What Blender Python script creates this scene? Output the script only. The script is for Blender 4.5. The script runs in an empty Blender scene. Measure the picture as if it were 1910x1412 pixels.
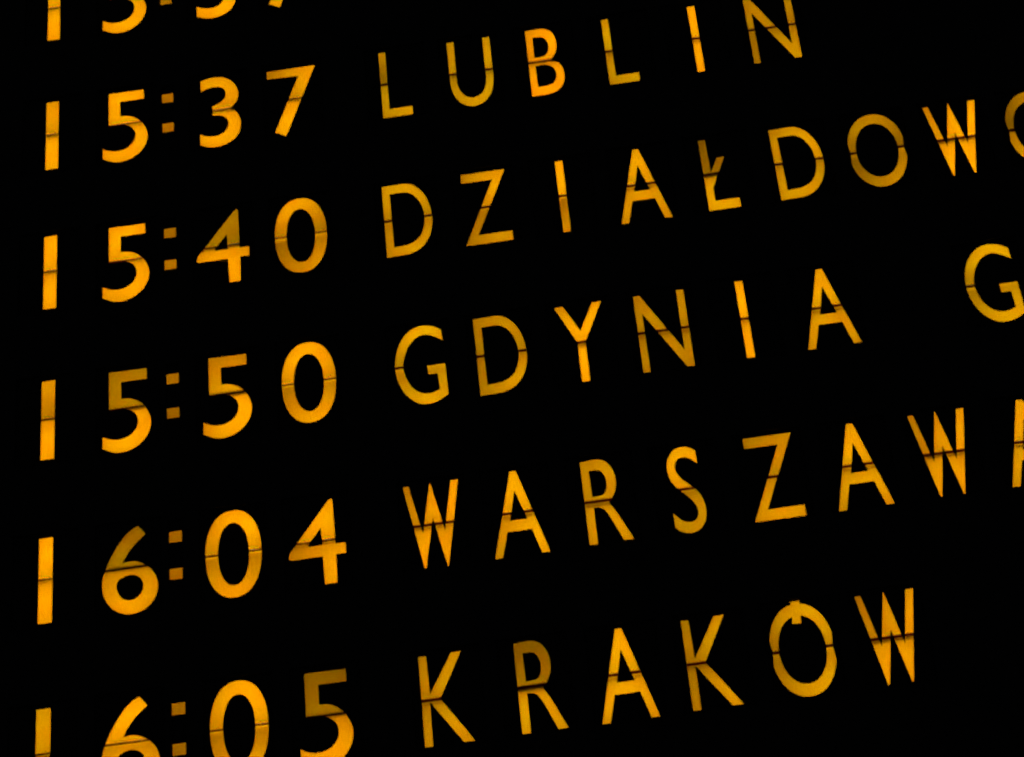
import bpy, math, random
from mathutils import Matrix, Vector
from mathutils.geometry import delaunay_2d_cdt

# ------------------------------------------------------------------ scene, camera, world, exposure
sc = bpy.context.scene
S = 0.14                                   # metres per row pitch of the board
sc.render.resolution_x, sc.render.resolution_y = 1024, 757
sc.render.engine = 'CYCLES'
sc.cycles.max_bounces = 4
sc.cycles.diffuse_bounces = 2
sc.cycles.use_light_tree = True
sc.cycles.filter_width = 2.4
sc.view_settings.view_transform = 'Standard'
sc.view_settings.look = 'None'
sc.view_settings.exposure = 0.0
sc.view_settings.gamma = 1.0
col = sc.collection

cam_data = bpy.data.cameras.new('camera')
cam_data.lens = 90.905
cam_data.sensor_width = 36
cam_data.sensor_fit = 'HORIZONTAL'
cam_data.clip_start = 0.01
cam_data.clip_end = 100
cam = bpy.data.objects.new('camera', cam_data)
col.objects.link(cam)
Rm = Matrix(((0.9888220908862269, 0.14110305387098104, 0.04817469007345591),
             (0.11949249548773684, -0.5567143798103559, -0.8220648653448729),
             (-0.08917632027339827, 0.8186324129306473, -0.5673522330984891)))
cam.matrix_world = Matrix.Translation(Vector((1.1473982114550478, -11.257766216165136, -10.924575717870026)) * S) @ Rm.to_4x4()
sc.camera = cam

world = bpy.data.worlds.new('World')
sc.world = world
world.use_nodes = True
world.node_tree.nodes['Background'].inputs[0].default_value = (0.9, 0.95, 1.0, 1)
world.node_tree.nodes['Background'].inputs[1].default_value = 0.012   # an unlit hall: almost nothing comes from the front
LAMP_POWER = 0.086                         # watts at level 1 of one compartment lamp

# ------------------------------------------------------------------ materials
def nodes(name):
    m = bpy.data.materials.new(name); m.use_nodes = True
    nt = m.node_tree; nt.nodes.clear()
    out = nt.nodes.new('ShaderNodeOutputMaterial')
    return m, nt, out

def film(name, rgb):
    """amber printed film: only transmits; slight mottling and grain of the print"""
    m, nt, out = nodes(name)
    tr = nt.nodes.new('ShaderNodeBsdfTranslucent')
    geo = nt.nodes.new('ShaderNodeTexCoord')
    oi = nt.nodes.new('ShaderNodeObjectInfo')
    add = nt.nodes.new('ShaderNodeVectorMath'); add.operation = 'ADD'
    mul = nt.nodes.new('ShaderNodeVectorMath'); mul.operation = 'SCALE'
    comb = nt.nodes.new('ShaderNodeCombineXYZ')
    for i in range(3): nt.links.new(oi.outputs['Random'], comb.inputs[i])
    nt.links.new(comb.outputs[0], mul.inputs[0]); mul.inputs['Scale'].default_value = 7.0
    nt.links.new(geo.outputs['Object'], add.inputs[0]); nt.links.new(mul.outputs[0], add.inputs[1])
    def noise(scale, detail, lo, hi):
        n = nt.nodes.new('ShaderNodeTexNoise'); n.inputs['Scale'].default_value = scale; n.inputs['Detail'].default_value = detail
        nt.links.new(add.outputs[0], n.inputs['Vector'])
        r = nt.nodes.new('ShaderNodeMapRange'); r.inputs['From Min'].default_value = 0.3; r.inputs['From Max'].default_value = 0.7
        r.inputs['To Min'].default_value = lo; r.inputs['To Max'].default_value = hi
        nt.links.new(n.outputs['Fac'], r.inputs['Value']); return r.outputs[0]
    a = noise(45, 2, 0.93, 1.05)           # broad unevenness of the print
    b = noise(700, 2, 0.94, 1.06)          # fine grain
    hue = noise(60, 1, 0.91, 1.09)
    ab = nt.nodes.new('ShaderNodeMath'); ab.operation = 'MULTIPLY'; nt.links.new(a, ab.inputs[0]); nt.links.new(b, ab.inputs[1])
    r_ = nt.nodes.new('ShaderNodeMath'); r_.operation = 'MULTIPLY'; r_.inputs[1].default_value = rgb[0]; nt.links.new(ab.outputs[0], r_.inputs[0])
    g0 = nt.nodes.new('ShaderNodeMath'); g0.operation = 'MULTIPLY'; g0.inputs[1].default_value = rgb[1]; nt.links.new(ab.outputs[0], g0.inputs[0])
    g_ = nt.nodes.new('ShaderNodeMath'); g_.operation = 'MULTIPLY'; nt.links.new(g0.outputs[0], g_.inputs[0]); nt.links.new(hue, g_.inputs[1])
    cc = nt.nodes.new('ShaderNodeCombineColor')
    nt.links.new(r_.outputs[0], cc.inputs[0]); nt.links.new(g_.outputs[0], cc.inputs[1]); cc.inputs[2].default_value = rgb[2]
    nt.links.new(cc.outputs[0], tr.inputs['Color']); nt.links.new(tr.outputs[0], out.inputs[0])
    return m

def dull(name, rgb, rough=0.8, bump=0.0):
    m, nt, out = nodes(name)
    p = nt.nodes.new('ShaderNodeBsdfPrincipled')
    p.inputs['Roughness'].default_value = rough
    p.inputs['Specular IOR Level'].default_value = 0.15
    tc = nt.nodes.new('ShaderNodeTexCoord')
    n = nt.nodes.new('ShaderNodeTexNoise'); n.inputs['Scale'].default_value = 90; n.inputs['Detail'].default_value = 4
    nt.links.new(tc.outputs['Object'], n.inputs['Vector'])
    r = nt.nodes.new('ShaderNodeMix'); r.data_type = 'RGBA'
    r.inputs['A'].default_value = (*[c * 0.8 for c in rgb], 1); r.inputs['B'].default_value = (*[c * 1.2 for c in rgb], 1)
    nt.links.new(n.outputs['Fac'], r.inputs['Factor']); nt.links.new(r.outputs['Result'], p.inputs['Base Color'])
    if bump:
        b = nt.nodes.new('ShaderNodeBump'); b.inputs['Strength'].default_value = bump; b.inputs['Distance'].default_value = 0.0005
        nt.links.new(n.outputs['Fac'], b.inputs['Height']); nt.links.new(b.outputs[0], p.inputs['Normal'])
    nt.links.new(p.outputs[0], out.inputs[0])
    return m

AMBER = film('amber_film', (0.80, 0.332, 0.0))
WARM = film('warm_amber_film', (0.80, 0.289, 0.0))
TAWNY = film('tawny_amber_film', (0.80, 0.308, 0.0))
OLIVE = film('yellow_amber_film', (0.80, 0.360, 0.0))
ORANGE = film('orange_film', (0.88, 0.285, 0.0))
FILMS = {c: WARM for c in '0134567WYI'}
FILMS.update({'A': TAWNY, 'Z': TAWNY, 'B': ORANGE, 'U': OLIVE, 'G': OLIVE, 'L': OLIVE})
SEAM_LEAK = film('seam_leak_film', (0.052, 0.003, 0.0))  # faint light leaking through the flap edges, put in as dark red colour
BLACK_FLAP = dull('matt_black_flap', (0.012, 0.012, 0.012), 0.75)
BLACK_PLATE = dull('black_painted_steel', (0.014, 0.014, 0.015), 0.6, 0.2)
INSIDE = dull('grey_housing_plastic', (0.10, 0.10, 0.10), 0.8)
METAL = dull('dark_steel_rod', (0.05, 0.05, 0.05), 0.5)

# ------------------------------------------------------------------ glyph outlines (1 unit = one row pitch)
def spline(pts):
    """points (u, v) or (u, v, 1) for a corner; runs between corners are smoothed"""
    n = len(pts); P = [Vector(p[:2]) for p in pts]; C = [len(p) > 2 for p in pts]
    out = []
    for i in range(n):
        j = (i + 1) % n
        if C[i] and C[j]:
            out.append(P[i]); continue
        p0 = P[i - 1] if not C[i] else P[i] * 2 - P[j]
        p3 = P[(j + 1) % n] if not C[j] else P[j] * 2 - P[i]
        p1, p2 = P[i], P[j]
        K = 8
        for k in range(K):
            t = k / K
            out.append(0.5 * ((2 * p1) + (p2 - p0) * t + (2 * p0 - 5 * p1 + 4 * p2 - p3) * t * t + (3 * p1 - 3 * p2 + p3 - p0) * t ** 3))
    return [(a.x, a.y) for a in out]

def C(*pts): return [(a, b, 1) for a, b in pts]
def oval(cu, cv, a, b, e, n=56, clip=None):
    out = []
    for k in range(n):
        t = 2 * math.pi * k / n; c, s = math.cos(t), math.sin(t)
        u = cu + a * math.copysign(abs(c) ** (2 / e), c); v = cv + b * math.copysign(abs(s) ** (2 / e), s)
        if clip: u = clip(u, v)
        out.append((u, v, 1))
    return out
def notch(u, v):                           # the flaps are cut back beside the hinge, and wide letters with them
    m = 0.1455 + 0.10 * abs(v - 0.0125)
    return 0.006 + max(-m, min(m, u - 0.006)) if abs(v - 0.0125) < 0.075 else u

G = {}                                     # glyph: (solid outlines, holes)
G['1'] = ([C((-.036, .262), (.037, .262), (.036, -.249), (-.037, -.249))], [])
G['0'] = ([oval(-.0125, .0095, .1462, .2610, 2.22)], [oval(-.0125, .007, .0808, .1860, 2.16)])
G['3'] = ([[(-.118, .247, 1), (-.081, .261), (-.042, .266), (.001, .261), (.044, .239), (.078, .201), (.098, .155), (.104, .109), (.094, .066), (.076, .036), (.058, .017, 1),
            (.060, .004, 1), (.085, -.018), (.104, -.061), (.112, -.113), (.103, -.170), (.079, -.214), (.044, -.243), (.001, -.260), (-.046, -.265), (-.088, -.255), (-.127, -.236, 1),
            (-.127, -.153, 1), (-.095, -.172), (-.053, -.181), (-.018, -.178), (.014, -.160), (.034, -.131), (.041, -.096), (.033, -.066), (.013, -.043), (-.015, -.031), (-.050, -.027, 1),
            (-.051, .046, 1), (-.021, .058), (.005, .075), (.023, .099), (.030, .126), (.026, .152), (.012, .174), (-.010, .186), (-.044, .190), (-.079, .184), (-.115, .168, 1)]], [])
G['6'] = ([[(.036, .257, 1), (.077, .202, 1), (.052, .179), (.018, .146), (-.013, .106), (-.035, .068), (-.047, .043, 1), (-.019, .049), (.013, .047), (.044, .036), (.075, .015), (.104, -.016),
            (.127, -.057), (.138, -.104), (.135, -.150), (.119, -.193), (.090, -.229), (.054, -.253), (.011, -.264), (-.033, -.260), (-.075, -.241), (-.111, -.206), (-.137, -.160), (-.151, -.108),
            (-.153, -.058), (-.146, -.014), (-.133, .025), (-.111, .077), (-.079, .138), (-.041, .196), (-.002, .235)]],
          [[(.014, -.037), (.040, -.053), (.057, -.080), (.061, -.110), (.055, -.138), (.037, -.163), (.011, -.179), (-.017, -.181), (-.044, -.169), (-.064, -.145), (-.076, -.112), (-.077, -.081), (-.066, -.056), (-.042, -.041), (-.013, -.034)]])
G['5'] = ([[(-.116, .258, 1), (.091, .254, 1), (.093, .184, 1), (-.049, .184, 1), (-.049, .076, 1), (-.006, .070), (.036, .051), (.072, .017), (.095, -.025), (.109, -.070), (.112, -.112), (.102, -.159),
            (.079, -.202), (.042, -.239), (.001, -.262), (-.049, -.271), (-.098, -.262), (-.152, -.232, 1), (-.151, -.155, 1), (-.119, -.173), (-.082, -.184), (-.040, -.183), (-.004, -.168), (.022, -.143),
            (.037, -.111), (.041, -.078), (.032, -.043), (.010, -.016), (-.023, .0055, 1), (-.116, .0055, 1)]], [])
G['4'] = ([[(.069, .259, 1), (.076, .252, 1), (.079, -.014, 1), (.127, -.016, 1), (.132, -.021, 1), (.132, -.080, 1), (.080, -.080, 1), (.077, -.248, 1), (.015, -.248, 1), (.011, -.083, 1), (-.155, -.083, 1), (-.164, -.075, 1),
            (-.164, -.060, 1), (-.157, -.035, 1), (-.121, .012, 1), (.050, .247, 1)]],
          [C((.0075, .089), (.012, -.014), (-.059, -.014), (-.063, -.004), (-.054, .008))])
G['7'] = ([C((-.162, .246), (.125, .246), (.036, .012), (-.065, -.260), (-.129, -.223), (-.042, .012), (.024, .182), (-.161, .187))], [])
G['L'] = ([C((-.084, .262), (-.044, .262), (-.044, -.173), (.088, -.173), (.088, -.236), (-.084, -.236))], [])
G['Ł'] = ([C((-.084, .262), (-.044, .262), (-.0425, .026), (.004, .127), (.046, .127), (-.003, .014), (-.0425, -.080), (-.0435, -.172), (.089, -.172), (.090, -.237), (-.084, -.237))], [])
G['I'] = ([C((-.017, .265), (.025, .265), (.023, -.238), (-.018, -.238))], [])
G['U'] = ([[(-.118, .262, 1), (-.077, .262, 1), (-.078, .010, 1), (-.078, -.040), (-.073, -.088), (-.058, -.131), (-.032, -.164), (.006, -.177), (.044, -.164), (.070, -.131), (.085, -.088), (.090, -.040), (.0905, .010, 1),
            (.092, .264, 1), (.132, .264, 1), (.132, .010, 1), (.132, -.053), (.124, -.115), (.106, -.170), (.076, -.215), (.037, -.238), (.006, -.243), (-.026, -.237), (-.062, -.214), (-.092, -.170), (-.111, -.115), (-.119, -.053), (-.119, .010, 1)]], [])
G['B'] = ([[(-.093, .263, 1), (-.012, .266, 1), (.012, .263), (.037, .250), (.061, .221), (.075, .177), (.077, .120), (.068, .072), (.042, .027, 1), (.040, .006, 1), (.061, .000), (.082, -.019), (.097, -.062), (.101, -.115), (.092, -.163),
            (.069, -.204), (.029, -.231), (-.015, -.238, 1), (-.096, -.238, 1)]],
          [[(-.054, .204, 1), (-.012, .203, 1), (.012, .189), (.028, .157), (.032, .118), (.024, .083), (.003, .057), (-.022, .050, 1), (-.056, .051, 1)],
           [(-.057, -.014, 1), (-.002, -.014, 1), (.028, -.027), (.049, -.058), (.056, -.100), (.047, -.138), (.027, -.162), (-.004, -.172, 1), (-.057, -.172, 1)]])
G['G'] = ([[(.134, .228, 1), (.099, .254), (.057, .269), (.010, .270), (-.032, .251), (-.069, .215), (-.098, .165), (-.118, .103), (-.128, .033), (-.127, -.019), (-.117, -.077), (-.096, -.135), (-.065, -.186), (-.026, -.222),
            (.016, -.238), (.059, -.237), (.100, -.224), (.144, -.194, 1), (.140, .0065, 1), (.043, .0065, 1), (.046, -.053, 1), (.097, -.053, 1), (.101, -.155, 1), (.064, -.170), (.025, -.172), (-.011, -.157), (-.043, -.124),
            (-.066, -.078), (-.080, -.025), (-.083, .025), (-.075, .078), (-.055, .132), (-.027, .174), (.007, .202), (.044, .210), (.085, .196), (.137, .159, 1)]], [])
G['D'] = ([[(-.125, .264, 1), (-.010, .268, 1), (.018, .263), (.052, .245), (.086, .208), (.114, .157), (.132, .097), (.142, .032), (.142, -.030), (.132, -.088), (.113, -.141), (.083, -.186), (.043, -.218), (-.005, -.234, 1), (-.124, -.237, 1)]],
          [[(-.084, .203, 1), (-.010, .205, 1), (.015, .199), (.042, .181), (.068, .147), (.089, .095), (.099, .036), (.100, -.010), (.092, -.060), (.074, -.107), (.046, -.142), (-.002, -.167, 1), (-.081, -.172, 1)]])
G['R'] = ([[(-.086, .264, 1), (-.020, .269, 1), (.012, .266), (.044, .248), (.069, .212), (.083, .165), (.085, .115), (.078, .070), (.057, .026, 1), (.054, .016, 1), (.040, .004, 1), (.040, -.006, 1), (.058, -.040), (.080, -.088, 1),
            (.140, -.234, 1), (.091, -.234, 1), (.046, -.115, 1), (.027, -.070), (.007, -.036), (-.018, -.021, 1), (-.043, -.021, 1), (-.044, -.236, 1), (-.086, -.236, 1)]],
          [[(-.046, .202, 1), (-.012, .204, 1), (.015, .193), (.033, .159), (.038, .116), (.031, .078), (.012, .053), (-.015, .047, 1), (-.043, .047, 1)]])
G['S'] = ([[(.074, .237, 1), (.047, .259), (.016, .271), (-.018, .268), (-.049, .247), (-.071, .211), (-.082, .166), (-.082, .120), (-.072, .076), (-.052, .037), (-.026, .003), (.002, -.030), (.027, -.067), (.041, -.105), (.043, -.138),
            (.031, -.166), (.008, -.180), (-.017, -.179), (-.044, -.165), (-.065, -.142), (-.083, -.117, 1), (-.083, -.204, 1), (-.060, -.228), (-.024, -.244), (.015, -.243), (.050, -.222), (.073, -.183), (.083, -.133), (.081, -.081),
            (.067, -.031), (.044, .010), (.013, .048), (-.017, .082), (-.037, .119), (-.042, .154), (-.034, .185), (-.013, .203), (.014, .205), (.044, .191), (.074, .159, 1)]], [])
G['O'] = ([oval(.006, .0145, .1575, .2565, 2.12, 72, notch)], [oval(.006, .0155, .1145, .1875, 2.08)])
G['Ó'] = (G['O'][0] + [C((-.014, .285), (.030, .285), (.021, .160), (-.022, .160))], [])
G['A'] = ([C((-.015, .269), (.016, .269), (.149, -.239), (.108, -.240), (.069, -.093), (-.056, -.093), (-.092, -.241), (-.133, -.240))], [C((0, .152), (.050, -.027), (-.038, -.027))])
G['W'] = ([C((-.138, .264), (-.106, .265), (-.051, -.030), (.003, .268), (.007, .268), (.063, -.029), (.114, .267), (.152, .267), (.067, -.238), (.060, -.238), (.006, .057), (-.049, -.238), (-.056, -.238))], [])
G['Z'] = ([C((-.114, .267), (.136, .267), (-.046, -.172), (.140, -.172), (.140, -.237), (-.121, -.237), (.059, .204), (-.113, .204))], [])
G['N'] = ([C((-.129, .263), (-.095, .263), (.101, -.128), (.103, .265), (.142, .265), (.141, -.238), (.103, -.238), (-.093, .142), (-.093, -.238), (-.130, -.238))], [])
G['Y'] = ([C((-.121, .262), (-.073, .263), (.005, .090), (.086, .265), (.135, .265), (.0245, .014), (.0225, -.240), (-.020, -.240), (-.0185, .014))], [])
G['K'] = ([C((-.125, .262), (-.086, .262), (-.081, .047), (.039, .265), (.089, .265), (-.033, .017), (.120, -.235), (.067, -.235), (-.084, .005), (-.085, -.236), (-.126, -.236))], [])

def inside(poly, x, y):
    r = False; n = len(poly)
    for i in range(n):
        x1, y1 = poly[i]; x2, y2 = poly[i - 1]
        if (y1 > y) != (y2 > y) and x < (x2 - x1) * (y - y1) / (y2 - y1) + x1: r = not r
    return r

def split_glyph(ch, x0, x1, z0, z1, s0, s1):
    """triangulates the flap rectangle together with the letter outline and sorts the
    triangles into (upper/seam/lower) x (letter/ground)"""
    solid = [spline(p) for p in G[ch][0]]; holes = [spline(p) for p in G[ch][1]]
    if ch == 'Ó':
        holes = []; hole = spline(G['O'][1][0])
    else: hole = None
    pts, edges = [], []
    def loop(l):
        b = len(pts); pts.extend(Vector(p) for p in l); edges.extend((b + i, b + (i + 1) % len(l)) for i in range(len(l)))
    loop([(x0, z0), (x1, z0), (x1, z1), (x0, z1)])
    b = len(pts); pts.extend(Vector(p) for p in ((x0, s0), (x1, s0), (x0, s1), (x1, s1))); edges.extend([(b, b + 1), (b + 2, b + 3)])
    for l in solid + holes + ([hole] if hole else []): loop(l)
    V, _, F, _, _, _ = delaunay_2d_cdt(pts, edges, [], 0, 1e-6)
    res = {}
    for f in F:
        cx = sum(V[i].x for i in f) / len(f); cz = sum(V[i].y for i in f) / len(f)
        if not (x0 < cx < x1 and z0 < cz < z1): continue
        if hole:
            g = (inside(solid[0], cx, cz) and not inside(hole, cx, cz)) or inside(solid[1], cx, cz)
        else:
            g = any(inside(p, cx, cz) for p in solid) and not any(inside(p, cx, cz) for p in holes)
        k = ('up' if cz > s1 else 'low' if cz < s0 else 'mid', g)
        res.setdefault(k, []).append(tuple(f))
    return [(v.x, v.y) for v in V], res

# ------------------------------------------------------------------ mesh helpers
def link(name, me, mat, parent):
    o = bpy.data.objects.new(name, me)
    if me and mat: me.materials.append(mat)
    col.objects.link(o)
    if parent: o.parent = parent
    return o

def sheet(name, V, F, y, mat, parent, th=0.0):
    """flat sheet of faces at depth y; with th it becomes a plate with real edges"""
    used = sorted({i for f in F for i in f}); idx = {a: b for b, a in enumerate(used)}
    def ori(f):                            # front faces look towards -Y
        a, b, c = (V[f[0]], V[f[1]], V[f[2]])
        s = (b[0] - a[0]) * (c[1] - a[1]) - (b[1] - a[1]) * (c[0] - a[0])
        return f if s > 0 else tuple(reversed(f))
    F = [ori(f) for f in F]
    vs = [(V[i][0] * S, y * S, V[i][1] * S) for i in used]
    fs = [tuple(idx[i] for i in f) for f in F]
    if th:
        n = len(vs); vs += [(a, b + th * S, c) for a, b, c in vs]
        E = {}
        for f in fs:
            for i in range(len(f)): E[(f[i], f[(i + 1) % len(f)])] = 1
        side = [(b, a, a + n, b + n) for a, b in E if (b, a) not in E]
        fs = fs + [tuple(n + i for i in reversed(f)) for f in fs] + side
    me = bpy.data.meshes.new(name); me.from_pydata(vs, [], fs); me.update()
    return link(name, me, mat, parent)

def boxes(name, bs, mat, parent):
    vs, fs = [], []
    for x0, x1, y0, y1, z0, z1 in bs:
        b = len(vs)
        vs += [(x * S, y * S, z * S) for x in (x0, x1) for y in (y0, y1) for z in (z0, z1)]
        fs += [tuple(b + i for i in q) for q in ((0, 1, 3, 2), (4, 6, 7, 5), (0, 4, 5, 1), (2, 3, 7, 6), (0, 2, 6, 4), (1, 5, 7, 3))]
    me = bpy.data.meshes.new(name); me.from_pydata(vs, [], fs); me.update()
    return link(name, me, mat, parent)

def rod_mesh(x0, x1, y, z, r, n=12):
    vs = [(x * S, (y + r * math.cos(2 * math.pi * k / n)) * S, (z + r * math.sin(2 * math.pi * k / n)) * S) for x in (x0, x1) for k in range(n)]
    fs = [(k, (k + 1) % n, n + (k + 1) % n, n + k) for k in range(n)] + [tuple(range(n - 1, -1, -1)), tuple(range(n, 2 * n))]
    me = bpy.data.meshes.new('shade_spindle'); me.from_pydata(vs, [], fs); me.update(); return me

_lamps = {}
def lamp(parent, x, y, z, level):
    k = round(level, 3)
    if k not in _lamps:
        l = bpy.data.lights.new('backlight', 'POINT'); l.energy = LAMP_POWER * k ** 1.2; l.color = (1, 1, 1)
        l.shadow_soft_size = 0.055 * S; _lamps[k] = l
    o = bpy.data.objects.new('backlight', _lamps[k]); col.objects.link(o)
    o.location = (x * S, y * S, z * S); o.parent = parent

D_LAMP, DEPTH = 0.31, 0.42
HOUSE = {}
def housing_mesh(kind, w, z0, z1, sv):
    """open-fronted compartment box with a shelf between the two lamps"""
    t = 0.006
    bs = [(-w, -w + t, .012, DEPTH, z0, z1), (w - t, w, .012, DEPTH, z0, z1),
          (-w + t, w - t, .012, DEPTH, z1 - t, z1), (-w + t, w - t, .012, DEPTH, z0, z0 + t),
          (-w + t, w - t, DEPTH - t, DEPTH, z0 + t, z1 - t), (-w + t, w - t, .10, DEPTH - t, sv - .004, sv + .004)]
    return bs

CACHE = {}
def module(u, row, ch, cat, label, group, up, low):
    """up / low = (level, lamp offset u, lamp offset v) of each compartment"""
    digit = ch.isdigit()
    cu = -0.012 if digit else 0.007
    if ch == '1': cu = 0.0
    s0, s1 = (0.0055, 0.0165) if digit else (0.0078, 0.0252)
    z0, z1 = (-0.292, 0.300) if digit else (-0.265, 0.300)
    sv = -0.003
    root = bpy.data.objects.new('flap_display', None); col.objects.link(root)
    root.empty_display_size = 0.02
    root.location = (u * S, 0, -row * S)
    root['label'] = label; root['category'] = cat; root['group'] = group
    if ch not in CACHE: CACHE[ch] = (split_glyph(ch, cu - .184, cu + .184, z0, z1, s0, s1), {})
    (V, R), meshes = CACHE[ch]
    def part(key, name, faces, y, m, par, th=0.0):
        if key in meshes:
            o = bpy.data.objects.new(name, meshes[key]); col.objects.link(o); o.parent = par
        else:
            o = sheet(name, V, faces, y, m, par, th); meshes[key] = o.data
        if m not in (None, o.data.materials[0]):
            o.material_slots[0].link = 'OBJECT'; o.material_slots[0].material = m
        return o
    fm = FILMS.get(ch, AMBER)
    for key, lev in (('up', up), ('low', low)):
        f = part(('f', key), 'flap', R[(key, False)], 0.0, BLACK_FLAP, root, 0.006)
        if (key, True) in R:
            part(('g', key), 'letter_film' if not digit else 'digit_film', R[(key, True)], 0.0015, (TAWNY if key == 'up' else OLIVE) if ch == 'S' else (AMBER if digit and lev[0] < .8 else fm), f)  # dim digit halves take a yellower film: tint of dim light in the colour
    h = part('hb', 'gap_strip', R[('mid', False)], 0.001, BLACK_FLAP, root, 0.004)  # added black strip, closes the gap so no backlight leaks between the flaps
    if ('mid', True) in R: part('hf', 'seam_leak_film', R[('mid', True)], 0.002, SEAM_LEAK, h)
    hk = ('d' if digit else 'l') + ('1' if ch == '1' else '')
    if hk not in HOUSE:
        bs = [(a + cu, b + cu, c, d, e, g) for a, b, c, d, e, g in housing_mesh(hk, .190, z0 - .008, z1 + .008, sv)]
        hb = boxes('housing', bs, INSIDE, root)
        sp = link('shade_spindle', rod_mesh(cu - .183, cu + .183, .061, sv, .029), METAL, root)  # unseen rod, sized and placed to shade the band below the seam
        HOUSE[hk] = (hb.data, sp.data)
    else:
        for n, me in zip(('housing', 'shade_spindle'), HOUSE[hk]):
            o = bpy.data.objects.new(n, me); col.objects.link(o); o.parent = root
    cx, czu, czl = cu, (s1 + z1) / 2 - .005, (s0 + z0) / 2 + .005
    def off(v, k): return max(-.135, min(.135, v * k))      # lamps sit off centre in some compartments
    lamp(root, cx + off(up[1], 1.7), D_LAMP, czu + off(up[2], 1.1), up[0])
    lamp(root, cx + off(low[1], 1.7), D_LAMP, czl + off(low[2], 1.1), low[0])
    return root, (u + cu - .178, u + cu + .178, -row + z0 + .008, -row + z1 - .008)

# ------------------------------------------------------------------ what the board shows
T0, T1, TC, T2, T3, CP = -2.02228, -1.57091, -1.33712, -1.02325, -0.58464, 0.43725
windows = []
TIMES = [
 (0, '15:37', [('1', (1, 0, 0), (1, 0, 0)), ('5', (.9, 0, 0), (1.05, 0, 0)), ('3', (.9, 0, 0), (1.05, 0, 0)), ('7', (.9, .0, 0), (.95, 0, 0))], (.55, .6)),
 (1, '15:37', [('1', (.85, 0, 0), (1, 0, 0)), ('5', (1.05, 0, 0), (1.05, 0, 0)), ('3', (.88, 0, 0), (1.03, 0, 0)), ('7', (.92, .12, 0), (1.0, 0, 0))], (.55, .62)),
 (2, '15:40', [('1', (1, 0, 0), (1, 0, 0)), ('5', (1.05, 0, 0), (1.05, 0, 0)), ('4', (.50, -.02, .02), (1.0, 0, 0)), ('0', (.98, -.03, .10), (.95, .06, -.12))], (.52, .64)),
 (3, '15:50', [('1', (.85, 0, .10), (1, 0, 0)), ('5', (.52, .02, -.05), (1.05, 0, 0)), ('5', (.85, .02, -.10), (1.05, .04, 0)), ('0', (1.0, 0, .02), (.95, .03, -.10))], (.55, .52)),
 (4, '16:04', [('1', (1, 0, 0), (.98, 0, 0)), ('6', (.46, 0, -.10), (.88, 0, -.04)), ('0', (1.02, .03, .03), (.90, 0, -.09)), ('4', (.98, 0, 0), (.98, .08, 0))], (.50, .58)),
 (5, '16:05', [('1', (.72, 0, 0), (.72, 0, 0)), ('6', (1.02, 0, 0), (.95, 0, -.05)), ('0', (1.02, .03, .03), (.85, .03, -.10)), ('5', (.40, 0, -.10), (.92, 0, -.03))], (.48, .5)),
]
WORDS = [
 (1, 'LUBLIN', [((.80, .02, .13), (.68, .04, -.02)), ((.72, .02, -.03), (.68, .02, -.03)), ((1.0, .04, 0), (.98, 0, -.03)), ((.72, 0, -.02), (.66, .03, -.02)), ((1.05, 0, 0), (1.0, 0, 0)), ((.58, 0, 0), (.62, .05, -.05))]),
 (2, 'DZIAŁDOWO', [((.74, 0, .02), (.72, .02, -.05)), ((.86, .06, 0), (.70, .07, -.06)), ((1.03, 0, 0), (.98, 0, -.14)), ((.86, 0, 0), (.80, 0, 0)), ((.36, .02, -.10), (.82, .0, -.03)), ((.76, .03, -.02), (.72, 0, -.04)), ((.62, -.01, .10), (.70, .10, -.10)), ((1.15, .07, -.05), (1.08, .02, -.03)), ((.60, .08, .09), (.74, .02, -.04))]),
 (3, 'GDYNIA G', [((.82, .02, .05), (.76, .02, -.08)), ((.60, .02, .02), (.70, .05, -.03)), ((1.03, .04, -.04), (1.03, 0, 0)), ((.62, .02, 0), (.60, 0, .0)), ((1.03, 0, -.03), (.98, 0, -.03)), ((.88, 0, 0), (.78, .0, 0)), None, ((.80, .03, .04), (.76, .04, -.08))]),
 (4, 'WARSZAWA', [((.98, .07, -.02), (.92, 0, -.02)), ((.95, 0, 0), (.90, .04, 0)), ((.70, .04, -.02), (.76, .02, 0)), ((.93, 0, 0), (.60, 0, -.02)), ((.66, .05, 0), (.80, .02, -.05)), ((.90, 0, 0), (.82, .02, 0)), ((.94, .08, -.04), (.88, 0, -.02)), ((.86, 0, 0), (.78, 0, 0))]),
 (5, 'KRAKÓW', [((.66, .02, -.02), (.70, .02, -.02)), ((.48, 0, -.12), (.76, 0, -.02)), ((.92, 0, 0), (.88, 0, 0)), ((.76, .07, -.02), (.72, .06, -.03)), ((.74, .05, .05), (.76, .06, -.07)), ((.90, .08, -.05), (.88, 0, -.02))]),
]
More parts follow.
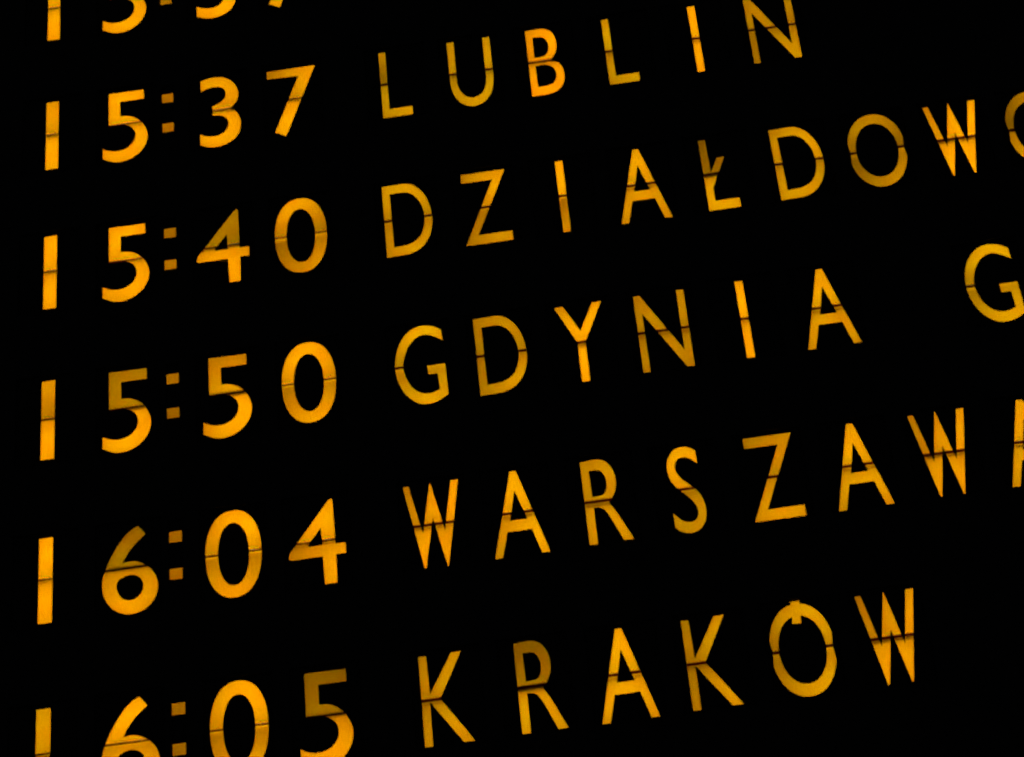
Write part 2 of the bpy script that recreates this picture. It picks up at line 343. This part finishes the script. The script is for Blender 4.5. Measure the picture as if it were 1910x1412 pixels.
def colon(u, row, t, levels, where):
    root = bpy.data.objects.new('colon_display', None); col.objects.link(root)
    root.empty_display_size = 0.02; root.location = (u * S, 0, -row * S)
    root['label'] = 'dim amber colon of two square dots ' + where
    root['category'] = 'colon'; root['group'] = 'colons of the departure times'
    w, z0, z1 = .043, -.160, .260
    sq = [(-.033, .033, .126, .192), (-.033, .033, -.097, -.032)]
    xs = [-w, -.033, .033, w]; zs = [z0, -.097, -.032, .126, .192, z1]
    V = [(x, z) for x in xs for z in zs]; F, D = [], [[], []]
    for i in range(3):
        for j in range(5):
            f = (i * 6 + j, (i + 1) * 6 + j, (i + 1) * 6 + j + 1, i * 6 + j + 1)
            if i == 1 and j == 3: D[0].append(f)
            elif i == 1 and j == 1: D[1].append(f)
            else: F.append(f)
    pl = sheet('plate', V, F, 0.0, BLACK_FLAP, root, 0.006)
    for d in D: sheet('dot', V, d, 0.0015, WARM, pl)
    t_ = .004
    hb = [(-w - t_, -w, .008, .30, z0, z1), (w, w + t_, .008, .30, z0, z1), (-w, w, .008, .30, z1 - t_, z1), (-w, w, .008, .30, z0, z0 + t_),
          (-w, w, .30, .304, z0, z1), (-w, w, .008, .30, .045, .049)]
    boxes('housing', hb, INSIDE, root)
    lamp(root, 0, .25, .159, levels[0] * .60)
    lamp(root, 0, .25, -.064, levels[1] * .56)
    windows.append((u - .038, u + .038, -row + z0 + .006, -row + z1 - .006))

for row, t, cells, cl in TIMES:
    nxt = {0: 'in the topmost cut-off row', 1: 'in the LUBLIN row', 2: 'in the DZIAŁDOWO row', 3: 'in the GDYNIA row', 4: 'in the WARSZAWA row', 5: 'in the KRAKÓW row'}[row]
    for n, (ch, up, low) in enumerate(cells):
        place = ('first', 'second', 'third', 'last')[n]
        label = f'backlit amber digit {ch}, {place} of the time {t} {nxt}'
        _, wd = module((T0, T1, T2, T3)[n], row, ch, 'digit display', label, 'digits of the departure times', up, low)
        windows.append(wd)
    colon(TC, row, t, cl, f'in {t} {nxt}')

ORD = ['first', 'second', 'third', 'fourth', 'fifth', 'sixth', 'seventh', 'eighth', 'ninth']
for row, word, lv in WORDS:
    for n, ch in enumerate(word):
        if ch == ' ': continue
        if n >= 6 and row == 3:
            label = 'backlit amber letter G on split flaps alone at the right edge after GDYNIA'
        else:
            a = word[n - 1] if n else None; b = word[n + 1] if n + 1 < len(word) and word[n + 1] != ' ' else None
            time = {1: '15:37', 2: '15:40', 3: '15:50', 4: '16:04', 5: '16:05'}[row]
            wd_ = word.split(' ')[0]
            pos = f'between {a} and {b}' if a and b else (f'at the start before {b}' if b else f'at the end after {a}')
            shown = 'Ó with a small bar across its top' if ch == 'Ó' else ch
            label = f'backlit amber letter {shown}, {ORD[n]} of {wd_}, {pos}' if ch != 'Ó' else 'amber letter Ó with a small bar across its top, second last of KRAKÓW'
            if (row, n) in ((4, 7), (2, 8)): label = label.split(', at')[0] + ', cut by the right edge'
        _, wd = module(CP * n, row, ch, 'letter display', label, 'letters of the destination names', lv[n][0], lv[n][1])
        windows.append(wd)

# ------------------------------------------------------------------ the board that carries the displays
board = bpy.data.objects.new('departure_board', None); col.objects.link(board)
board.empty_display_size = 0.1; board.location = (1.1 * S, 0, -7.2 * S)
board['label'] = 'large matt black departure board face behind all the amber letters'
board['category'] = 'departure board'
BX0, BX1, BZ0, BZ1 = -3.2, 5.4, -7.2, 1.9
def rel(v): return v[0] - 1.1, v[1] + 7.2
xs = sorted({BX0, BX1} | {round(w[0], 5) for w in windows} | {round(w[1], 5) for w in windows})
zs = sorted({BZ0, BZ1} | {round(w[2], 5) for w in windows} | {round(w[3], 5) for w in windows})
V = [rel((x, z)) for x in xs for z in zs]; F = []; nz = len(zs)
for i in range(len(xs) - 1):
    for j in range(nz - 1):
        cx, cz = (xs[i] + xs[i + 1]) / 2, (zs[j] + zs[j + 1]) / 2
        if any(a < cx < b and c < cz < d for a, b, c, d in windows): continue
        F.append((i * nz + j, (i + 1) * nz + j, (i + 1) * nz + j + 1, i * nz + j + 1))
sheet('face_plate', V, F, -0.012, BLACK_PLATE, board, 0.010)
a0, c0 = rel((BX0, BZ0)); a1, c1 = rel((BX1, BZ1))
boxes('casing', [(a0 - .05, a0 - .002, -.05, .75, c0 - .05, c1 + .05), (a1 + .002, a1 + .05, -.05, .75, c0 - .05, c1 + .05),
                 (a0 - .002, a1 + .002, -.05, .75, c1 + .002, c1 + .05), (a0 - .002, a1 + .002, -.05, .75, c0 - .05, c0 - .002),
                 (a0 - .002, a1 + .002, .70, .75, c0 - .002, c1 + .002)], BLACK_PLATE, board)
